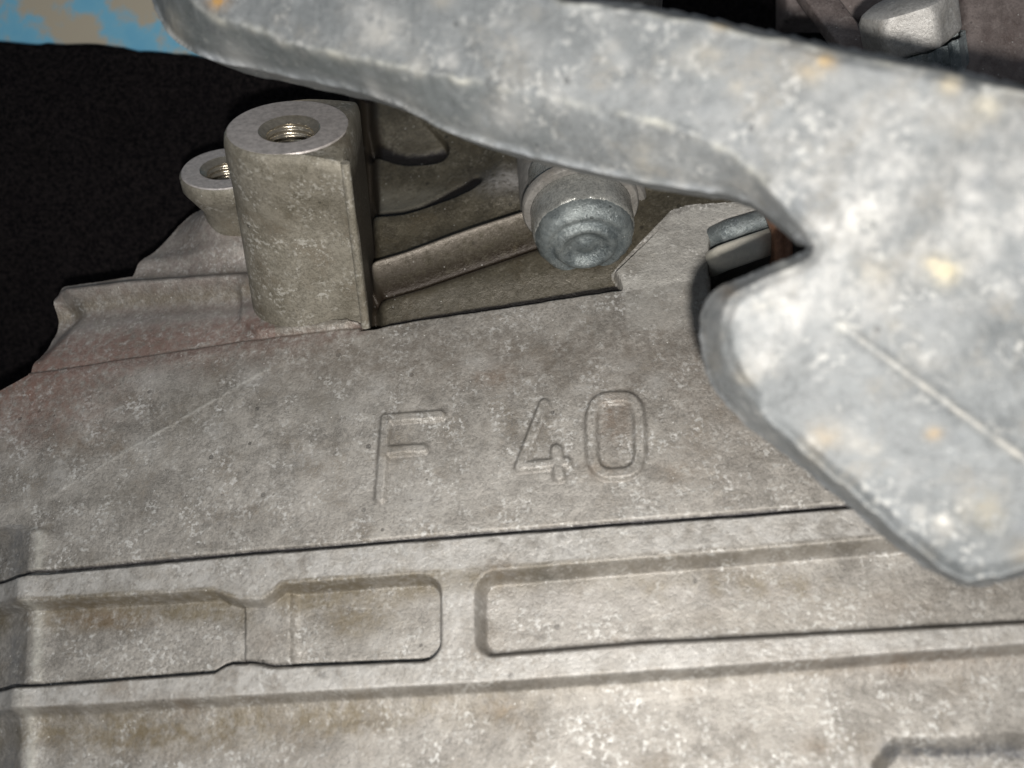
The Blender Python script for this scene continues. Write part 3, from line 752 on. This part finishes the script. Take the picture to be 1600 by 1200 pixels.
do = sdist(X2, Y2, ofoot); di = -sdist(X2, Y2, ifoot)
tpar = np.where(di <= 0, 1.0, np.clip(do, 0, None)/(np.clip(do, 0, None)+np.clip(di, 0, None)+1e-6))
tp_ = np.clip(tpar, 0, 1); edge_n = np.exp(-(np.minimum(np.abs(di), np.abs(do))/9.)**2)
Hb = HBK*(.12*ss(tp_*3)+.88*(tp_*(1-.25*ss(tp_)) + .25*ss(tp_)*ss(tp_)))
face = ss(np.clip(-di, 0, None)/18)
Hb += .35*fbm(A2, B2, 18, 20)*face + .12*fbm(A2, B2, 4, 26) + .05*fbm(A2, B2, 1.3, 28)
Hb += edge_n*(.45*fbm(A2, B2, 2.6, 71)+.25*fbm(A2, B2, 7, 75))
# folds of the front face
dl = (X2-1300)*.588 - (Y2-500)*.809     # signed distance from the long crease
al = (X2-1300)*.809 + (Y2-500)*.588
crease = ss((al+60)/120)
Hb += face*crease*(-.035*np.abs(dl)*np.exp(-np.abs(dl)/260)) + face*.45*np.exp(-((dl)/7.)**2)*ss((al+20)/60)
Hb += face*1.6*ss((Y2-(300-.35*(X2-1150)))/160)*ss((1700-X2)/900)
Hb -= face*1.4*np.exp(-(seg_dist(X2, Y2, [(1250, 480), (1400, 560), (1600, 700)])/60.)**2)*.4
Hb += face*.8*ss((X2-1130+ (Y2-240)*.4)/120)
reg2 = np.zeros(A2.shape, int); reg2[(di > 0) & (do > 0)] = 1; reg2[do <= 0] = 1
reg2 = np.where(reg2 == 1, 1, 0)
st2 = np.zeros(A2.shape+(4,)); st2[..., :3] = .4
st = st2; X, Y = X2, Y2
n1 = fbm(X2, Y2, 90, 5); n2 = fbm(X2, Y2, 30, 15)
G = lambda cx, cy, rx, ry: np.exp(-(((X2-cx)/rx)**2+((Y2-cy)/ry)**2))
add_stain_shade(G(1420, 330, 330, 150)*(.45+.5*n2), (.43, .43, .42))
add_stain_shade(G(1200, 470, 110, 60)*(.7+.4*n2), (.46, .46, .45))
add_stain_shade(ss((1150-X2)/700)*.55*(.8+.5*n2), (.125, .137, .142))
add_stain_shade((reg2 == 1)*(Y2 < 300)*ss((1000-X2)/500)*.8, (.105, .12, .12))
add_stain_shade((reg2 == 1)*ss((14-do)/12)*(.5+.5*n2)*.9, (.40, .43, .46))
add_stain_shade(np.exp(-(np.abs(di)/6.)**2)*(.4+.5*n2)*(Y2 < 300), (.40, .40, .36))
add_stain_shade(np.exp(-((dl)/5.)**2)*ss((al+10)/30)*(.6+.6*n2), (.40, .39, .36))
for x, y, r_, c_, w in [(390, 27, 14, (.40, .24, .09), .95), (1133, 62, 13, (.34, .26, .14), .8), (1282, 122, 16, (.36, .27, .15), .9), (1262, 132, 20, (.34, .28, .19), .6), (1462, 425, 22, (.46, .42, .31), 1), (1445, 412, 14, (.44, .40, .31), .9),
                        (1465, 155, 18, (.40, .36, .28), .8), (1520, 185, 22, (.42, .40, .34), .8), (1225, 420, 14, (.55, .55, .52), .95), (1140, 455, 14, (.34, .27, .20), .7), (1460, 797, 12, (.5, .49, .46), .9), (1285, 670, 26, (.29, .25, .19), .6),
                        (1445, 665, 12, (.36, .28, .18), .7), (1520, 780, 30, (.30, .27, .20), .5), (1310, 507, 10, (.5, .5, .47), .9), (1590, 840, 30, (.3, .27, .22), .6), (960, 25, 40, (.55, .56, .55), .5)]:
    add_stain_shade(G(x, y, r_, r_*.85)*w*1.3, c_)
for _ in range(160):
    x0, y0 = rg.uniform(240, 1600), rg.uniform(0, 900); r_ = rg.uniform(6, 26)
    add_stain_shade(G(x0, y0, r_*rg.uniform(.8, 1.6), r_)*rg.uniform(.2, .6), [(.42, .42, .41), (.14, .155, .17), (.36, .335, .28), (.47, .46, .43)][rg.randint(4)])
brk = empty('mounting_bracket', C2.O, 'thick pale grey cast bracket crossing in front of the casing, rounded lobe at right', 'bracket')
bpy.context.view_layer.update()
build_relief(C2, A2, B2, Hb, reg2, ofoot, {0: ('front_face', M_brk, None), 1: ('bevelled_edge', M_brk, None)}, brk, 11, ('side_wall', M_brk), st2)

# ================================================================== 3. behind
# worn blue board top left, black felt hanging in front of it
bd = box('painted_board', at(60, -30, 300), (Rt, Up, -Fw), (120, 26, 6), M_paint, None, 1.0)
tag(bd, 'board with worn sky-blue paint and bare tan patches, top left', 'board')
nu, nv = 160, 120
uu, vv = np.meshgrid(np.linspace(-900, 1500, nu), np.linspace(0, 1, nv), indexing='ij')
topy = I(uu, [-900, 0, 250, 500, 1500], [62, 73, 82, 120, 240]) + 1.5*fbm(uu, vv*0, 14, 3)
py_ = topy + vv*1500
dd = 283 + 9*fbm(uu, py_, 260, 61) + 1.6*fbm(uu, py_, 40, 62) + 60*vv**2
Pc = at(uu, py_, dd); Pc[:, 0] += 2*Fw*0
idx = np.arange(nu*nv).reshape(nu, nv); Qf = np.stack([idx[:-1, :-1], idx[1:, :-1], idx[1:, 1:], idx[:-1, 1:]], -1).reshape(-1, 4)
cl = meshobj('felt_cloth', Pc.reshape(-1, 3), Qf, M_cloth, None)
sm = cl.modifiers.new('thick', 'SOLIDIFY'); sm.thickness = .003
tag(cl, 'black felt cloth hanging behind the casing, filling the dark left background', 'cloth')
# housing beyond the bracket, top right
hs = empty('rear_housing', at(1560, 40, 235), 'dull brown rusty iron housing behind the bracket, top right', 'housing'); bpy.context.view_layer.update()
box('housing_wall', at(1610, 20, 244), (Rt, Up, -Fw), (21, 30, 8), M_brown, hs, 2.5)
box('housing_ledge', at(1440, -25, 262), (Rt, Up, -Fw), (40, 12, 6), M_brown, hs, 1.5)
box('recess_back', at(1250, 60, 300), (Rt, Up, -Fw), (120, 40, 3), M_cloth, hs, 1)  # flat black surface standing in for the shade of the gap
a1, a2 = at(1255, -30, 236), at(1345, 90, 222); dv_ = (a2-a1); ln = np.linalg.norm(dv_); dv_ /= ln; sd = np.cross(dv_, Fw); sd /= np.linalg.norm(sd); up_ = np.cross(sd, dv_)
sto = box('strut', (a1+a2)/2, (dv_, sd, up_), (ln/2+6, 3.6, 2.2), M_brown, None, .8)
tag(sto, 'slanting grey-brown flat bar between the dark gap and the pale nut', 'strut')
# nut with a fluted skirt
nd = Up*.80 - Fw*.45 - .35*Rt; nd /= np.linalg.norm(nd); ncn = at(1425, 62, 214)
nut = empty('bolt', ncn, 'pale grey bolt head with faceted top over a dark fluted collar, top right', 'bolt'); bpy.context.view_layer.update()
an, bn, nn = frame(nd); sg = 60; tt = np.arange(sg)*2*math.pi/sg
hexr = lambda R_: R_*np.cos(math.pi/6)/np.cos(((tt+.25) % (math.pi/3))-math.pi/6)
def hl(R_, z, cir=0): rr_ = hexr(R_)*(1-cir)+R_*.93*cir; return ncn + (rr_*np.cos(tt))[:, None]*an + (rr_*np.sin(tt))[:, None]*bn + z*nn
rings('bolt_head', [hl(10.2, -1), hl(10.8, 0), hl(10.8, 7), hl(10.2, 8.4, .6), hl(8.8, 9, 1), hl(.2, 9.2, 1)], M_nut, nut, angle=35)
rf = 10.6 + .45*np.sign(np.sin(tt*15))
fl_ = [ncn + (rf*k*np.cos(tt))[:, None]*an + (rf*k*np.sin(tt))[:, None]*bn + z*nn for k, z in ((1, -1), (1, -8), (.97, -9))]
rings('fluted_collar', fl_, M_bolt, nut, angle=25)
print('OBJS', len(S.objects))
